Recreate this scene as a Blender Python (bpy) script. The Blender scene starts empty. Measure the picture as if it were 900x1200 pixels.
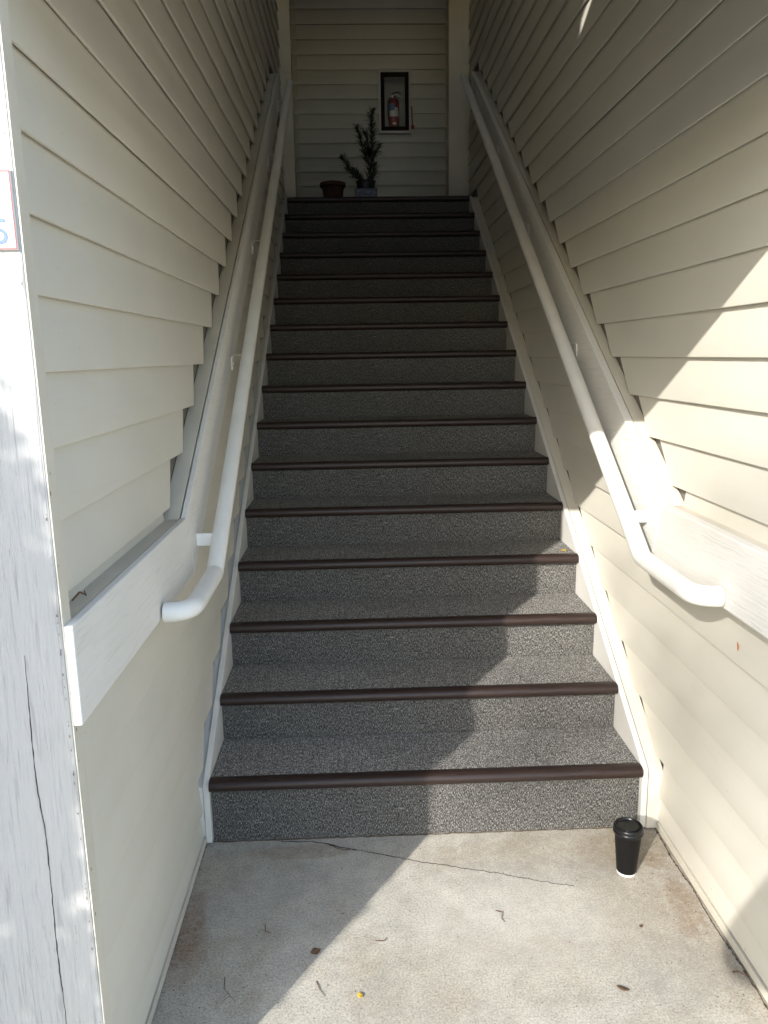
import bpy, bmesh, math, random
from mathutils import Vector, Matrix, Quaternion

random.seed(7)
scene = bpy.context.scene
C = scene.collection

# ------------------------------------------------------------------ camera
CAM = Vector((-0.2070, -2.3487, 1.6183))
YAW, PITCH, ROLL = 0.0320243, -0.200804, -0.0164813
fw = Vector((math.sin(YAW) * math.cos(PITCH), math.cos(YAW) * math.cos(PITCH), math.sin(PITCH)))
rt = Vector((math.cos(YAW), -math.sin(YAW), 0))
up = rt.cross(fw)
r2 = rt * math.cos(ROLL) + up * math.sin(ROLL)
u2 = -rt * math.sin(ROLL) + up * math.cos(ROLL)
cam_data = bpy.data.cameras.new('camera')
cam = bpy.data.objects.new('camera', cam_data)
C.objects.link(cam)
m = Matrix((r2, u2, -fw)).transposed().to_4x4()
m.translation = CAM
cam.matrix_world = m
cam_data.sensor_fit = 'VERTICAL'
cam_data.sensor_height = 36
cam_data.lens = 900.48 / 1200 * 36
cam_data.clip_start = 0.02
cam_data.clip_end = 1500
scene.camera = cam

# ------------------------------------------------------------------ sky and sun
SUN_DIR = Vector((1.0, 1.5, -0.951)).normalized()      # the way the light travels
elev = math.asin(-SUN_DIR.z)
world = bpy.data.worlds.new('World')
scene.world = world
world.use_nodes = True
wn = world.node_tree
wn.nodes.clear()
sky = wn.nodes.new('ShaderNodeTexSky')
sky.sky_type = 'NISHITA'
sky.sun_disc = False
sky.sun_elevation = elev
sky.sun_rotation = math.atan2(-SUN_DIR.x, -SUN_DIR.y) % (2 * math.pi)
sky.air_density = 1.0
sky.dust_density = 0.8
bg = wn.nodes.new('ShaderNodeBackground')
bg.inputs['Strength'].default_value = 0.15
wo = wn.nodes.new('ShaderNodeOutputWorld')
wn.links.new(sky.outputs[0], bg.inputs[0])
wn.links.new(bg.outputs[0], wo.inputs[0])

sd = bpy.data.lights.new('sun', 'SUN')
sd.energy = 2.0
sd.angle = math.radians(0.55)
sd.color = (1.0, 0.955, 0.885)
sun = bpy.data.objects.new('sun', sd)
C.objects.link(sun)
sun.rotation_euler = SUN_DIR.to_track_quat('-Z', 'Y').to_euler()
sun.location = (-6, -9, 8)

scene.view_settings.view_transform = 'Standard'
scene.view_settings.look = 'None'
scene.view_settings.gamma = 1
scene.view_settings.exposure = 1.76
scene.cycles.max_bounces = 14
scene.cycles.diffuse_bounces = 8
scene.cycles.use_denoising = True
scene.cycles.sample_clamp_indirect = 8


# ------------------------------------------------------------------ materials
def newmat(name):
    mt = bpy.data.materials.new(name)
    mt.use_nodes = True
    nt = mt.node_tree
    b = nt.nodes['Principled BSDF']
    return mt, nt, b


def nd(nt, typ, **kw):
    n = nt.nodes.new(typ)
    for k, v in kw.items():
        if hasattr(n, k):
            setattr(n, k, v)
        else:
            n.inputs[k].default_value = v
    return n


def coords(nt, scale=(1, 1, 1), kind='Object', loc=(0, 0, 0)):
    tc = nt.nodes.new('ShaderNodeTexCoord')
    mp = nt.nodes.new('ShaderNodeMapping')
    mp.inputs['Scale'].default_value = scale
    mp.inputs['Location'].default_value = loc
    nt.links.new(tc.outputs[kind], mp.inputs['Vector'])
    return mp.outputs['Vector']


def noise(nt, vec, scale, detail=3, rough=0.5, dist=0.0):
    n = nt.nodes.new('ShaderNodeTexNoise')
    n.inputs['Scale'].default_value = scale
    n.inputs['Detail'].default_value = detail
    n.inputs['Roughness'].default_value = rough
    n.inputs['Distortion'].default_value = dist
    nt.links.new(vec, n.inputs['Vector'])
    return n.outputs['Fac']


def ramp(nt, fac, stops):
    r = nt.nodes.new('ShaderNodeValToRGB')
    el = r.color_ramp.elements
    while len(el) < len(stops):
        el.new(0.5)
    for e, (p, c) in zip(el, stops):
        e.position = p
        e.color = (c, c, c, 1) if isinstance(c, (int, float)) else (*c, 1)
    nt.links.new(fac, r.inputs['Fac'])
    return r.outputs['Color']


def mix(nt, fac, a, b, mode='MIX'):
    n = nt.nodes.new('ShaderNodeMix')
    n.data_type = 'RGBA'
    n.blend_type = mode
    for sock, v in ((n.inputs[0], fac), (n.inputs[6], a), (n.inputs[7], b)):
        if isinstance(v, (int, float)):
            sock.default_value = v
        elif isinstance(v, tuple):
            sock.default_value = (*v, 1)
        else:
            nt.links.new(v, sock)
    return n.outputs[2]


def bump(nt, b, height, strength=0.3, dist=0.002, normal=None):
    n = nt.nodes.new('ShaderNodeBump')
    n.inputs['Strength'].default_value = strength
    n.inputs['Distance'].default_value = dist
    nt.links.new(height, n.inputs['Height'])
    if normal is not None:
        nt.links.new(normal, n.inputs['Normal'])
    nt.links.new(n.outputs[0], b.inputs['Normal'])
    return n.outputs[0]


def random_tint(nt, col, amount=0.06):
    oi = nt.nodes.new('ShaderNodeObjectInfo')
    mr = nt.nodes.new('ShaderNodeMapRange')
    mr.inputs['To Min'].default_value = 1 - amount
    mr.inputs['To Max'].default_value = 1 + amount
    nt.links.new(oi.outputs['Random'], mr.inputs['Value'])
    n = nt.nodes.new('ShaderNodeVectorMath')
    n.operation = 'SCALE'
    nt.links.new(col, n.inputs[0])
    nt.links.new(mr.outputs[0], n.inputs['Scale'])
    return n.outputs[0]


M = {}


def plain(name, col, rough=0.5, var=0.1, vscale=8, spec=0.5, metal=0.0, bstr=0.15, bscale=60, bdist=0.001):
    mt, nt, b = newmat(name)
    v = coords(nt)
    f = noise(nt, v, vscale, 4)
    lo = tuple(c * (1 - var) for c in col)
    hi = tuple(min(1, c * (1 + var)) for c in col)
    nt.links.new(ramp(nt, f, [(0.3, lo), (0.7, hi)]), b.inputs['Base Color'])
    b.inputs['Roughness'].default_value = rough
    b.inputs['Specular IOR Level'].default_value = spec
    b.inputs['Metallic'].default_value = metal
    if bstr:
        bump(nt, b, noise(nt, v, bscale, 3), bstr, bdist)
    M[name] = mt
    return mt


def make_siding(name, col, axis):
    """painted lap board: faint dust, soft streaks along the board, fine grain"""
    mt, nt, b = newmat(name)
    v = coords(nt)
    big = noise(nt, v, 1.3, 4, 0.55)
    c = ramp(nt, big, [(0.25, tuple(x * 0.93 for x in col)), (0.75, tuple(min(1, x * 1.04) for x in col))])
    st = noise(nt, coords(nt, (1, 1, 14) if axis == 'z' else (1, 1, 1)), 5, 4, 0.6)
    c = mix(nt, ramp(nt, st, [(0.55, 0.0), (0.8, 0.18)]), c, tuple(x * 0.8 for x in col))
    sp = noise(nt, v, 95, 2)
    c = mix(nt, ramp(nt, sp, [(0.76, 0.0), (0.80, 0.5)]), c, (0.16, 0.13, 0.09))
    c = random_tint(nt, c, 0.025)
    nt.links.new(c, b.inputs['Base Color'])
    r = ramp(nt, noise(nt, v, 4, 3), [(0.3, 0.42), (0.7, 0.58)])
    nt.links.new(r, b.inputs['Roughness'])
    b.inputs['Specular IOR Level'].default_value = 0.4
    gr = noise(nt, coords(nt, (60, 3, 60)), 3, 4, 0.6)
    n1 = bump(nt, b, gr, 0.12, 0.001)
    bump(nt, b, noise(nt, v, 6, 2), 0.25, 0.004, n1)
    M[name] = mt


def make_wood_paint(name, col, stretch, wear, wearcol, bstr, gscale=9, streak=0.12):
    """thick paint over rough-sawn wood; stretch = low along the grain"""
    mt, nt, b = newmat(name)
    v = coords(nt)
    vs = coords(nt, stretch)
    warp = noise(nt, v, 3.0, 2)
    g = noise(nt, vs, gscale, 5, 0.62, 0.8)
    base = ramp(nt, warp, [(0.3, tuple(x * 0.94 for x in col)), (0.7, col)])
    c = mix(nt, ramp(nt, g, [(0.54, 0.0), (0.68, streak)]), base, tuple(x * 0.5 for x in col))
    # chips of paint gone along the grain
    ch = noise(nt, coords(nt, tuple(s * 2.2 for s in stretch)), 14, 4, 0.7, 0.5)
    area = noise(nt, v, 2.2, 3, 0.6)
    mm = nt.nodes.new('ShaderNodeMath')
    mm.operation = 'MULTIPLY'
    nt.links.new(ramp(nt, ch, [(0.63, 0.0), (0.67, 1.0)]), mm.inputs[0])
    nt.links.new(ramp(nt, area, [(0.48, 0.0), (0.62, wear)]), mm.inputs[1])
    c = mix(nt, mm.outputs[0], c, wearcol)
    nt.links.new(c, b.inputs['Base Color'])
    b.inputs['Roughness'].default_value = 0.55
    b.inputs['Specular IOR Level'].default_value = 0.35
    n1 = bump(nt, b, g, bstr, 0.003)
    bump(nt, b, noise(nt, v, 120, 2), 0.12, 0.001, n1)
    M[name] = mt


def make_carpet(name, stretch, k=1.0):
    """heathered loop pile: short flecks of pale and dark yarn along one direction"""
    mt, nt, b = newmat(name)
    f1 = noise(nt, coords(nt, stretch), 1.0, 1, 0.5)
    f2 = noise(nt, coords(nt, tuple(s * 1.9 for s in stretch), loc=(3.1, 1.7, 9.2)), 1.0, 1, 0.5)
    f = mix(nt, 0.5, f1, f2)
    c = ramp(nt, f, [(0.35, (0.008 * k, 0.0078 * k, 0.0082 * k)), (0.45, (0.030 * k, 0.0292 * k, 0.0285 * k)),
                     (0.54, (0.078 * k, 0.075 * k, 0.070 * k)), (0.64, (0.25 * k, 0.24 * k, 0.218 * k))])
    big = noise(nt, coords(nt), 2.5, 4)
    c = mix(nt, 1.0, c, ramp(nt, big, [(0.3, 0.80), (0.7, 1.0)]), 'MULTIPLY')
    lint = noise(nt, coords(nt, (1, 1, 1), loc=(5, 5, 5)), 150, 1)
    c = mix(nt, ramp(nt, lint, [(0.80, 0.0), (0.83, 0.6)]), c, (0.4, 0.38, 0.34))
    nt.links.new(c, b.inputs['Base Color'])
    b.inputs['Roughness'].default_value = 1.0
    b.inputs['Specular IOR Level'].default_value = 0.1
    bump(nt, b, f, 0.35, 0.003)
    M[name] = mt


def make_concrete():
    mt, nt, b = newmat('concrete')
    v = coords(nt)
    big = noise(nt, v, 1.6, 6, 0.62)
    c = ramp(nt, big, [(0.28, (0.385, 0.363, 0.31)), (0.5, (0.47, 0.444, 0.382)), (0.72, (0.545, 0.517, 0.453))])
    med = noise(nt, v, 14, 6, 0.7)
    c = mix(nt, 0.85, c, ramp(nt, med, [(0.25, 0.70), (0.75, 1.14)]), 'MULTIPLY')
    med2 = noise(nt, v, 5, 7, 0.75, 0.6)
    c = mix(nt, ramp(nt, med2, [(0.50, 0.0), (0.68, 0.55)]), c, (0.33, 0.28, 0.21))
    fine = noise(nt, v, 170, 3, 0.7)
    c = mix(nt, 0.85, c, ramp(nt, fine, [(0.32, 0.55), (0.5, 0.98), (0.7, 1.3)]), 'MULTIPLY')
    # tiny dark pits
    pits = noise(nt, v, 75, 2, 0.5)
    c = mix(nt, ramp(nt, pits, [(0.715, 0.0), (0.75, 0.75)]), c, (0.12, 0.10, 0.08))

    def spot(x, y, rx, ry, lo, hi, amount, col):
        nonlocal c
        tc = nt.nodes.new('ShaderNodeTexCoord')
        mp = nt.nodes.new('ShaderNodeMapping')
        mp.inputs['Location'].default_value = (-x / rx, -y / ry, 0)
        mp.inputs['Scale'].default_value = (1 / rx, 1 / ry, 0)
        nt.links.new(tc.outputs['Object'], mp.inputs['Vector'])
        ln = nt.nodes.new('ShaderNodeVectorMath')
        ln.operation = 'LENGTH'
        nt.links.new(mp.outputs[0], ln.inputs[0])
        ad = nt.nodes.new('ShaderNodeMath')
        ad.operation = 'MULTIPLY_ADD'
        nt.links.new(noise(nt, v, 34, 8, 0.8), ad.inputs[0])
        ad.inputs[1].default_value = -1.9
        nt.links.new(ln.outputs['Value'], ad.inputs[2])
        f = ramp(nt, ad.outputs[0], [(0.0, amount), (hi, 0.0)])
        f = mix(nt, 0.8, f, ramp(nt, noise(nt, v, 48, 8, 0.85, 0.4), [(0.42, 0.1), (0.60, 1.0)]), 'MULTIPLY')
        c = mix(nt, f, c, col)
    rust = (0.22, 0.12, 0.065)
    tan = (0.27, 0.215, 0.145)
    grey = (0.27, 0.27, 0.255)
    pale = (0.52, 0.50, 0.46)
    spot(-0.43, -0.052, 0.15, 0.035, 0, 0.3, 0.75, tan)
    spot(-0.73, -0.38, 0.035, 0.12, 0, 0.5, 0.7, rust)
    spot(-0.71, -0.48, 0.04, 0.10, 0, 0.5, 0.45, rust)
    spot(-0.66, -0.12, 0.08, 0.10, 0, 0.5, 0.35, tan)
    spot(0.72, -0.16, 0.035, 0.035, 0, 0.4, 0.55, rust)
    spot(0.735, -0.36, 0.035, 0.09, 0, 0.5, 0.6, rust)
    spot(0.70, -0.47, 0.025, 0.03, 0, 0.5, 0.5, rust)
    spot(0.69, -0.30, 0.14, 0.30, 0, 0.9, 0.5, tan)
    spot(0.45, -0.10, 0.36, 0.07, 0, 0.8, 0.5, tan)
    spot(0.30, -0.20, 0.22, 0.06, 0, 0.7, 0.4, grey)
    spot(0.25, -0.42, 0.22, 0.12, 0, 0.8, 0.4, pale)
    spot(0.62, -0.60, 0.10, 0.10, 0, 0.7, 0.4, grey)
    spot(-0.40, -0.30, 0.25, 0.12, 0, 0.8, 0.25, grey)
    spot(0.10, -0.62, 0.25, 0.12, 0, 0.7, 0.2, tan)
    nt.links.new(c, b.inputs['Base Color'])
    b.inputs['Roughness'].default_value = 0.9
    b.inputs['Specular IOR Level'].default_value = 0.25
    n1 = bump(nt, b, fine, 0.35, 0.0015)
    bump(nt, b, med, 0.25, 0.004, n1)
    M['concrete'] = mt


SID = (0.68, 0.65, 0.565)
make_siding('siding', SID, 'z')
make_siding('siding_front', SID, 'z')
plain('trim_cream', (0.62, 0.58, 0.49), 0.5, 0.07, 5)
plain('trim_hall', (0.62, 0.56, 0.45), 0.5, 0.07, 5)
plain('sheathing', (0.17, 0.155, 0.135), 0.9, 0.2, 6)
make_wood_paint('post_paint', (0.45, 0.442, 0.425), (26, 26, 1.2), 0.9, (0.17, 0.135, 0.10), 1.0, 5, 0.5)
make_wood_paint('board_paint', (0.80, 0.78, 0.73), (30, 1.3, 30), 0.2, (0.42, 0.36, 0.27), 0.9, 5, 0.22)
make_wood_paint('skirt_paint', (0.69, 0.675, 0.635), (30, 2, 20), 0.25, (0.36, 0.31, 0.25), 0.2, 8)
plain('rail_paint', (0.80, 0.785, 0.735), 0.36, 0.05, 9, 0.5, 0, 0.25, 45, 0.002)
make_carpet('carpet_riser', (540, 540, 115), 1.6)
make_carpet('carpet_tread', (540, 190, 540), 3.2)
make_concrete()


def make_nosing():
    mt, nt, b = newmat('nosing_vinyl')
    v = coords(nt, (1, 1, 1))
    f = noise(nt, coords(nt, (3, 40, 40)), 4, 4, 0.65)
    c = ramp(nt, f, [(0.3, (0.021, 0.0125, 0.0105)), (0.7, (0.036, 0.022, 0.018))])
    sc = noise(nt, coords(nt, (14, 60, 90)), 5, 5, 0.75, 0.6)
    c = mix(nt, ramp(nt, sc, [(0.62, 0.0), (0.72, 0.55)]), c, (0.10, 0.082, 0.07))
    nt.links.new(c, b.inputs['Base Color'])
    nt.links.new(ramp(nt, noise(nt, coords(nt, (6, 30, 30)), 6, 4, 0.7), [(0.3, 0.28), (0.7, 0.55)]), b.inputs['Roughness'])
    b.inputs['Specular IOR Level'].default_value = 0.38
    bump(nt, b, sc, 0.12, 0.001)
    M['nosing_vinyl'] = mt


make_nosing()
plain('crack_dark', (0.035, 0.03, 0.025), 0.95, 0.3, 40)
plain('chip_wood', (0.21, 0.17, 0.125), 0.9, 0.35, 90)
plain('dirt', (0.10, 0.075, 0.05), 0.95, 0.45, 60)
plain('far_paving', (0.42, 0.405, 0.37), 0.9, 0.15, 30, 0.3, 0, 0.5, 120, 0.004)
plain('ceiling_paint', (0.74, 0.72, 0.67), 0.7, 0.06, 3)
plain('roof_shingle', (0.10, 0.09, 0.085), 0.9, 0.25, 20)
plain('cup_black', (0.007, 0.0065, 0.0065), 0.5, 0.1, 40, 0.18, 0, 0.05, 200, 0.0005)
plain('lid_black', (0.009, 0.009, 0.0095), 0.30, 0.1, 40, 0.35, 0, 0.0)
plain('paper_white', (0.75, 0.73, 0.69), 0.7, 0.04, 60)
plain('sign_white', (0.66, 0.655, 0.64), 0.45, 0.03, 20)
plain('sign_red', (0.30, 0.06, 0.06), 0.5, 0.1, 40)
plain('sign_blue', (0.12, 0.19, 0.38), 0.5, 0.1, 40)
plain('cabinet_dark', (0.020, 0.0135, 0.010), 0.75, 0.15, 25, 0.15)
plain('cabinet_back', (0.36, 0.36, 0.33), 0.6, 0.05, 10)
plain('ext_red', (0.27, 0.016, 0.02), 0.3, 0.08, 20)
plain('ext_label', (0.80, 0.76, 0.70), 0.5, 0.06, 60)
plain('ext_blue', (0.08, 0.20, 0.36), 0.5, 0.25, 60)
plain('steel', (0.62, 0.62, 0.60), 0.3, 0.08, 30, 0.5, 0.9)
plain('black_rubber', (0.02, 0.02, 0.02), 0.6, 0.15, 30)
plain('terracotta', (0.07, 0.025, 0.019), 0.8, 0.15, 18)
plain('pot_black', (0.02, 0.02, 0.022), 0.5, 0.15, 20)
plain('soil', (0.05, 0.035, 0.022), 0.95, 0.3, 60)
plain('needle_green', (0.032, 0.045, 0.022), 0.6, 0.35, 40)
plain('stem_brown', (0.10, 0.065, 0.04), 0.8, 0.2, 30)
plain('bark', (0.13, 0.10, 0.075), 0.9, 0.25, 14, 0.3, 0, 0.6, 25, 0.01)
plain('tree_leaf', (0.06, 0.09, 0.03), 0.55, 0.35, 12)
plain('leaf_yellow', (0.62, 0.42, 0.06), 0.6, 0.2, 60)
plain('leaf_brown', (0.13, 0.075, 0.04), 0.8, 0.3, 60)
plain('leaf_orange', (0.60, 0.18, 0.03), 0.6, 0.2, 60)
plain('cloth_navy', (0.03, 0.04, 0.07), 0.9, 0.2, 20)
plain('cloth_denim', (0.06, 0.08, 0.13), 0.9, 0.2, 20)
plain('skin', (0.48, 0.29, 0.20), 0.55, 0.08, 12)
plain('hair', (0.03, 0.02, 0.015), 0.7, 0.2, 30)


def make_glass():
    mt, nt, b = newmat('pane_glass')
    b.inputs['Base Color'].default_value = (1, 1, 1, 1)
    b.inputs['Roughness'].default_value = 0.03
    gl = nt.nodes.new('ShaderNodeBsdfGlossy')
    gl.inputs['Roughness'].default_value = 0.05
    tr = nt.nodes.new('ShaderNodeBsdfTransparent')
    fr = nt.nodes.new('ShaderNodeFresnel')
    fr.inputs['IOR'].default_value = 1.45
    ms = nt.nodes.new('ShaderNodeMixShader')
    out = nt.nodes['Material Output']
    nt.links.new(fr.outputs[0], ms.inputs[0])
    nt.links.new(tr.outputs[0], ms.inputs[1])
    nt.links.new(gl.outputs[0], ms.inputs[2])
    nt.links.new(ms.outputs[0], out.inputs['Surface'])
    nt.nodes.remove(b)
    M['pane_glass'] = mt


make_glass()


def make_pot_print():
    """dark planter sleeve with a pale scribbled print"""
    mt, nt, b = newmat('pot_print')
    v = coords(nt, (1, 1, 1))
    f = noise(nt, v, 28, 3, 0.6, 2.0)
    nt.links.new(ramp(nt, f, [(0.50, (0.03, 0.03, 0.04)), (0.535, (0.22, 0.22, 0.30)), (0.57, (0.03, 0.03, 0.05))]), b.inputs['Base Color'])
    b.inputs['Roughness'].default_value = 0.35
    M['pot_print'] = mt


make_pot_print()


# ------------------------------------------------------------------ helpers
def link(o, parent=None):
    C.objects.link(o)
    if parent is not None:
        o.parent = parent
        o.matrix_parent_inverse = parent.matrix_world.inverted()
    return o


def tag(o, label, cat, group=None):
    o['label'] = label
    o['category'] = cat
    if group:
        o['group'] = group
    return o


def empty(name, loc, label=None, cat=None, group=None):
    e = bpy.data.objects.new(name, None)
    e.location = loc
    e.empty_display_size = 0.1
    e.matrix_world = Matrix.Translation(Vector(loc))
    C.objects.link(e)
    if label:
        tag(e, label, cat, group)
    return e


def mesh_obj(name, verts, faces, mat, parent=None, smooth=False, bev=0.0, segs=2, autosmooth=None):
    me = bpy.data.meshes.new(name)
    me.from_pydata([tuple(v) for v in verts], [], faces)
    bm = bmesh.new()
    bm.from_mesh(me)
    bmesh.ops.recalc_face_normals(bm, faces=bm.faces)
    if bev:
        ed = [e for e in bm.edges if len(e.link_faces) == 2 and e.calc_face_angle() > 0.5]
        bmesh.ops.bevel(bm, geom=ed, offset=bev, segments=segs, profile=0.5, affect='EDGES')
    if smooth:
        lim = autosmooth if autosmooth else 0.7
        for f in bm.faces:
            f.smooth = True
        for e in bm.edges:
            if len(e.link_faces) == 2 and e.calc_face_angle() > lim:
                e.smooth = False
    bm.to_mesh(me)
    bm.free()
    me.materials.append(M[mat])
    o = bpy.data.objects.new(name, me)
    return link(o, parent)


def box_geo(x0, x1, y0, y1, z0, z1):
    v = [(x0, y0, z0), (x1, y0, z0), (x1, y1, z0), (x0, y1, z0), (x0, y0, z1), (x1, y0, z1), (x1, y1, z1), (x0, y1, z1)]
    f = [(0, 3, 2, 1), (4, 5, 6, 7), (0, 1, 5, 4), (1, 2, 6, 5), (2, 3, 7, 6), (3, 0, 4, 7)]
    return v, f


def box(name, x0, x1, y0, y1, z0, z1, mat, parent=None, bev=0.0):
    v, f = box_geo(x0, x1, y0, y1, z0, z1)
    return mesh_obj(name, v, f, mat, parent, bev=bev)


def prism_x(name, poly, x0, x1, mat, parent=None, bev=0.0):
    """polygon given as (y, z), extruded along x"""
    n = len(poly)
    v = [(x0, y, z) for y, z in poly] + [(x1, y, z) for y, z in poly]
    f = [tuple(range(n)), tuple(range(2 * n - 1, n - 1, -1))]
    for i in range(n):
        j = (i + 1) % n
        f.append((i, j, n + j, n + i))
    return mesh_obj(name, v, f, mat, parent, bev=bev)


def fillet(pts, radii, n=8):
    out = [Vector(pts[0])]
    for i in range(1, len(pts) - 1):
        p, a, b = Vector(pts[i]), Vector(pts[i - 1]), Vector(pts[i + 1])
        r = radii[i - 1]
        if r <= 0:
            out.append(p)
            continue
        d1, d2 = (a - p).normalized(), (b - p).normalized()
        ang = d1.angle(d2)
        t = r / math.tan(ang / 2)
        p1, p2 = p + d1 * t, p + d2 * t
        for k in range(n + 1):
            s = k / n
            q = p1 * (1 - s) ** 2 + p * 2 * s * (1 - s) + p2 * s * s
            out.append(q)
    out.append(Vector(pts[-1]))
    return out


def tube_geo(path, rad, segs=16, cap=True):
    """path of Vectors, rad a number or a list"""
    n = len(path)
    rads = rad if isinstance(rad, (list, tuple)) else [rad] * n
    tang = []
    for i in range(n):
        a = path[max(0, i - 1)]
        b = path[min(n - 1, i + 1)]
        t = (b - a)
        if 0 < i < n - 1:
            t = (path[i] - a).normalized() + (b - path[i]).normalized()
        tang.append(t.normalized())
    ref = Vector((0, 0, 1)) if abs(tang[0].z) < 0.9 else Vector((1, 0, 0))
    nrm = (ref - tang[0] * ref.dot(tang[0])).normalized()
    v, f = [], []
    for i in range(n):
        if i:
            q = tang[i - 1].rotation_difference(tang[i])
            nrm = (q @ nrm).normalized()
        bi = tang[i].cross(nrm)
        # widen at a mitre
        for k in range(segs):
            a = 2 * math.pi * k / segs
            v.append(path[i] + (nrm * math.cos(a) + bi * math.sin(a)) * rads[i])
    for i in range(n - 1):
        for k in range(segs):
            k2 = (k + 1) % segs
            f.append((i * segs + k, i * segs + k2, (i + 1) * segs + k2, (i + 1) * segs + k))
    if cap:
        f.append(tuple(range(segs - 1, -1, -1)))
        f.append(tuple((n - 1) * segs + k for k in range(segs)))
    return v, f


def tube(name, path, rad, mat, parent=None, segs=16):
    v, f = tube_geo([Vector(p) for p in path], rad, segs)
    return mesh_obj(name, v, f, mat, parent, smooth=True, autosmooth=0.9)


def lathe(name, prof, centre, mat, parent=None, segs=40, autosmooth=0.6, closed=True):
    """prof: (r, z) pairs from bottom to top"""
    cx, cy, cz = centre
    v, f = [], []
    n = len(prof)
    for r, z in prof:
        for k in range(segs):
            a = 2 * math.pi * k / segs
            v.append((cx + r * math.cos(a), cy + r * math.sin(a), cz + z))
    for i in range(n - 1):
        for k in range(segs):
            k2 = (k + 1) % segs
            f.append((i * segs + k, i * segs + k2, (i + 1) * segs + k2, (i + 1) * segs + k))
    if closed:
        f.append(tuple(range(segs - 1, -1, -1)))
        f.append(tuple((n - 1) * segs + k for k in range(segs)))
    return mesh_obj(name, v, f, mat, parent, smooth=True, autosmooth=autosmooth)


# ------------------------------------------------------------------ key measures
Z0, RISE, RUN, HALF = 0.0482, 0.175085, 0.278226, 0.73


def NZ(i):
    return Z0 + i * RISE


NL = lambda y: NZ(1) + y * RISE / RUN            # nosing line
XL, XR = -0.774, 0.811                           # wall plane behind the lap boards
Y_FRONT = -1.035                                 # front end of the stair walls
EXP, ZC0 = 0.1343, 0.1206                        # siding exposure, a course edge
Z_TOP = 5.38
Y_END = {'L': 4.38, 'R': 4.73}
LANDING = NZ(16)
Y_BACK = 5.9
# rail board: top edge of flat part, bottom edge, bend y, slope, face x, end y
BD = {'L': dict(zt=1.170, zb=0.984, yb=-0.165, s=0.645, face=-0.706, ye=3.55, s_=1, ys=-1.073),
      'R': dict(zt=1.147, zb=0.955, yb=-0.018, s=0.628, face=0.737, ye=4.17, s_=-1, ys=-1.03)}


def bt(side, z):   # y of the board's sloped top edge at height z
    d = BD[side]
    return d['yb'] + (z - d['zt']) / d['s']


def bb(side, z):   # y of the sloped bottom edge
    d = BD[side]
    w = (d['zt'] - d['zb']) / math.cos(math.atan(d['s']))
    return d['yb'] + (z - (d['zt'] - w)) / d['s']


# ------------------------------------------------------------------ ground and paving
g = box('ground', -400, 400, -400, 400, -0.5, -0.12, 'far_paving')
g['kind'] = 'structure'
pv = box('pavement', -4.0, 5.0, -6.5, 0.08, -0.4, 0.0, 'concrete', bev=0.01)
pv['kind'] = 'structure'


def ribbon(name, pts, widths, z, mat, parent, jitter=0.0, thick=0.0012):
    """thin wavering crack lying in the paving, a low sliver of dirt"""
    v, f = [], []
    n = len(pts)
    for i, (x, y) in enumerate(pts):
        a = pts[max(0, i - 1)]
        b = pts[min(n - 1, i + 1)]
        d = Vector((b[0] - a[0], b[1] - a[1], 0)).normalized()
        p = Vector((-d.y, d.x, 0))
        w = widths[i] / 2
        o = Vector((x, y, z)) + p * random.uniform(-jitter, jitter)
        v += [o + p * w, o - p * w, o + p * w * 0.5 + Vector((0, 0, thick)), o - p * w * 0.5 + Vector((0, 0, thick))]
    for i in range(n - 1):
        a, b = i * 4, (i + 1) * 4
        f += [(a, a + 2, b + 2, b), (a + 2, a + 3, b + 3, b + 2), (a + 3, a + 1, b + 1, b + 3)]
    return mesh_obj(name, v, f, mat, parent)


def dense(pts, step, jit):
    out = []
    for (x0, y0), (x1, y1) in zip(pts, pts[1:]):
        n = max(1, int(math.hypot(x1 - x0, y1 - y0) / step))
        for k in range(n):
            s = k / n
            out.append((x0 + (x1 - x0) * s + random.uniform(-jit, jit), y0 + (y1 - y0) * s + random.uniform(-jit, jit)))
    out.append(pts[-1])
    return out


ck = dense([(-0.50, 0.008), (-0.40, 0.0), (-0.353, -0.010), (-0.295, -0.037), (-0.181, -0.075), (-0.071, -0.117), (0.038, -0.149),
            (0.144, -0.180), (0.248, -0.211), (0.347, -0.248), (0.43, -0.27)], 0.012, 0.003)
ribbon('crack', ck, [0.0044 * random.uniform(0.3, 1.3) * (1 - 0.80 * i / len(ck)) for i in range(len(ck))], 0.0004, 'crack_dark', pv)
ck = dense([(-0.353, -0.010), (-0.32, -0.03), (-0.29, -0.055), (-0.26, -0.05), (-0.245, -0.058)], 0.010, 0.003)
ribbon('crack', ck, [0.0026 * random.uniform(0.5, 1.2) for i in range(len(ck))], 0.0004, 'crack_dark', pv)
# ragged dirt line where the paving meets the side walls and the first riser
for nm, pts in (('R', [(0.789, 0.01), (0.781, -0.16), (0.787, -0.3), (0.781, -0.46), (0.787, -0.6), (0.784, -0.8), (0.785, -1.05)]),
                ('L', [(-0.752, 0.0), (-0.758, -0.2), (-0.755, -0.5), (-0.762, -0.75), (-0.757, -1.0)])):
    d = dense(pts, 0.007, 0.0016)
    ribbon('dirt_seam', d, [random.choice((0.0015, 0.002, 0.003, 0.004, 0.0075)) for _ in d], 0.0006, 'dirt', pv, thick=0.002)
d = dense([(-0.73, 0.016), (0.73, 0.016)], 0.02, 0.002)
ribbon('dirt_seam', d, [random.uniform(0.002, 0.008) for _ in d], 0.0006, 'dirt', pv, thick=0.002)

# ------------------------------------------------------------------ side walls with lap siding
PROUD = 0.0175


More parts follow.
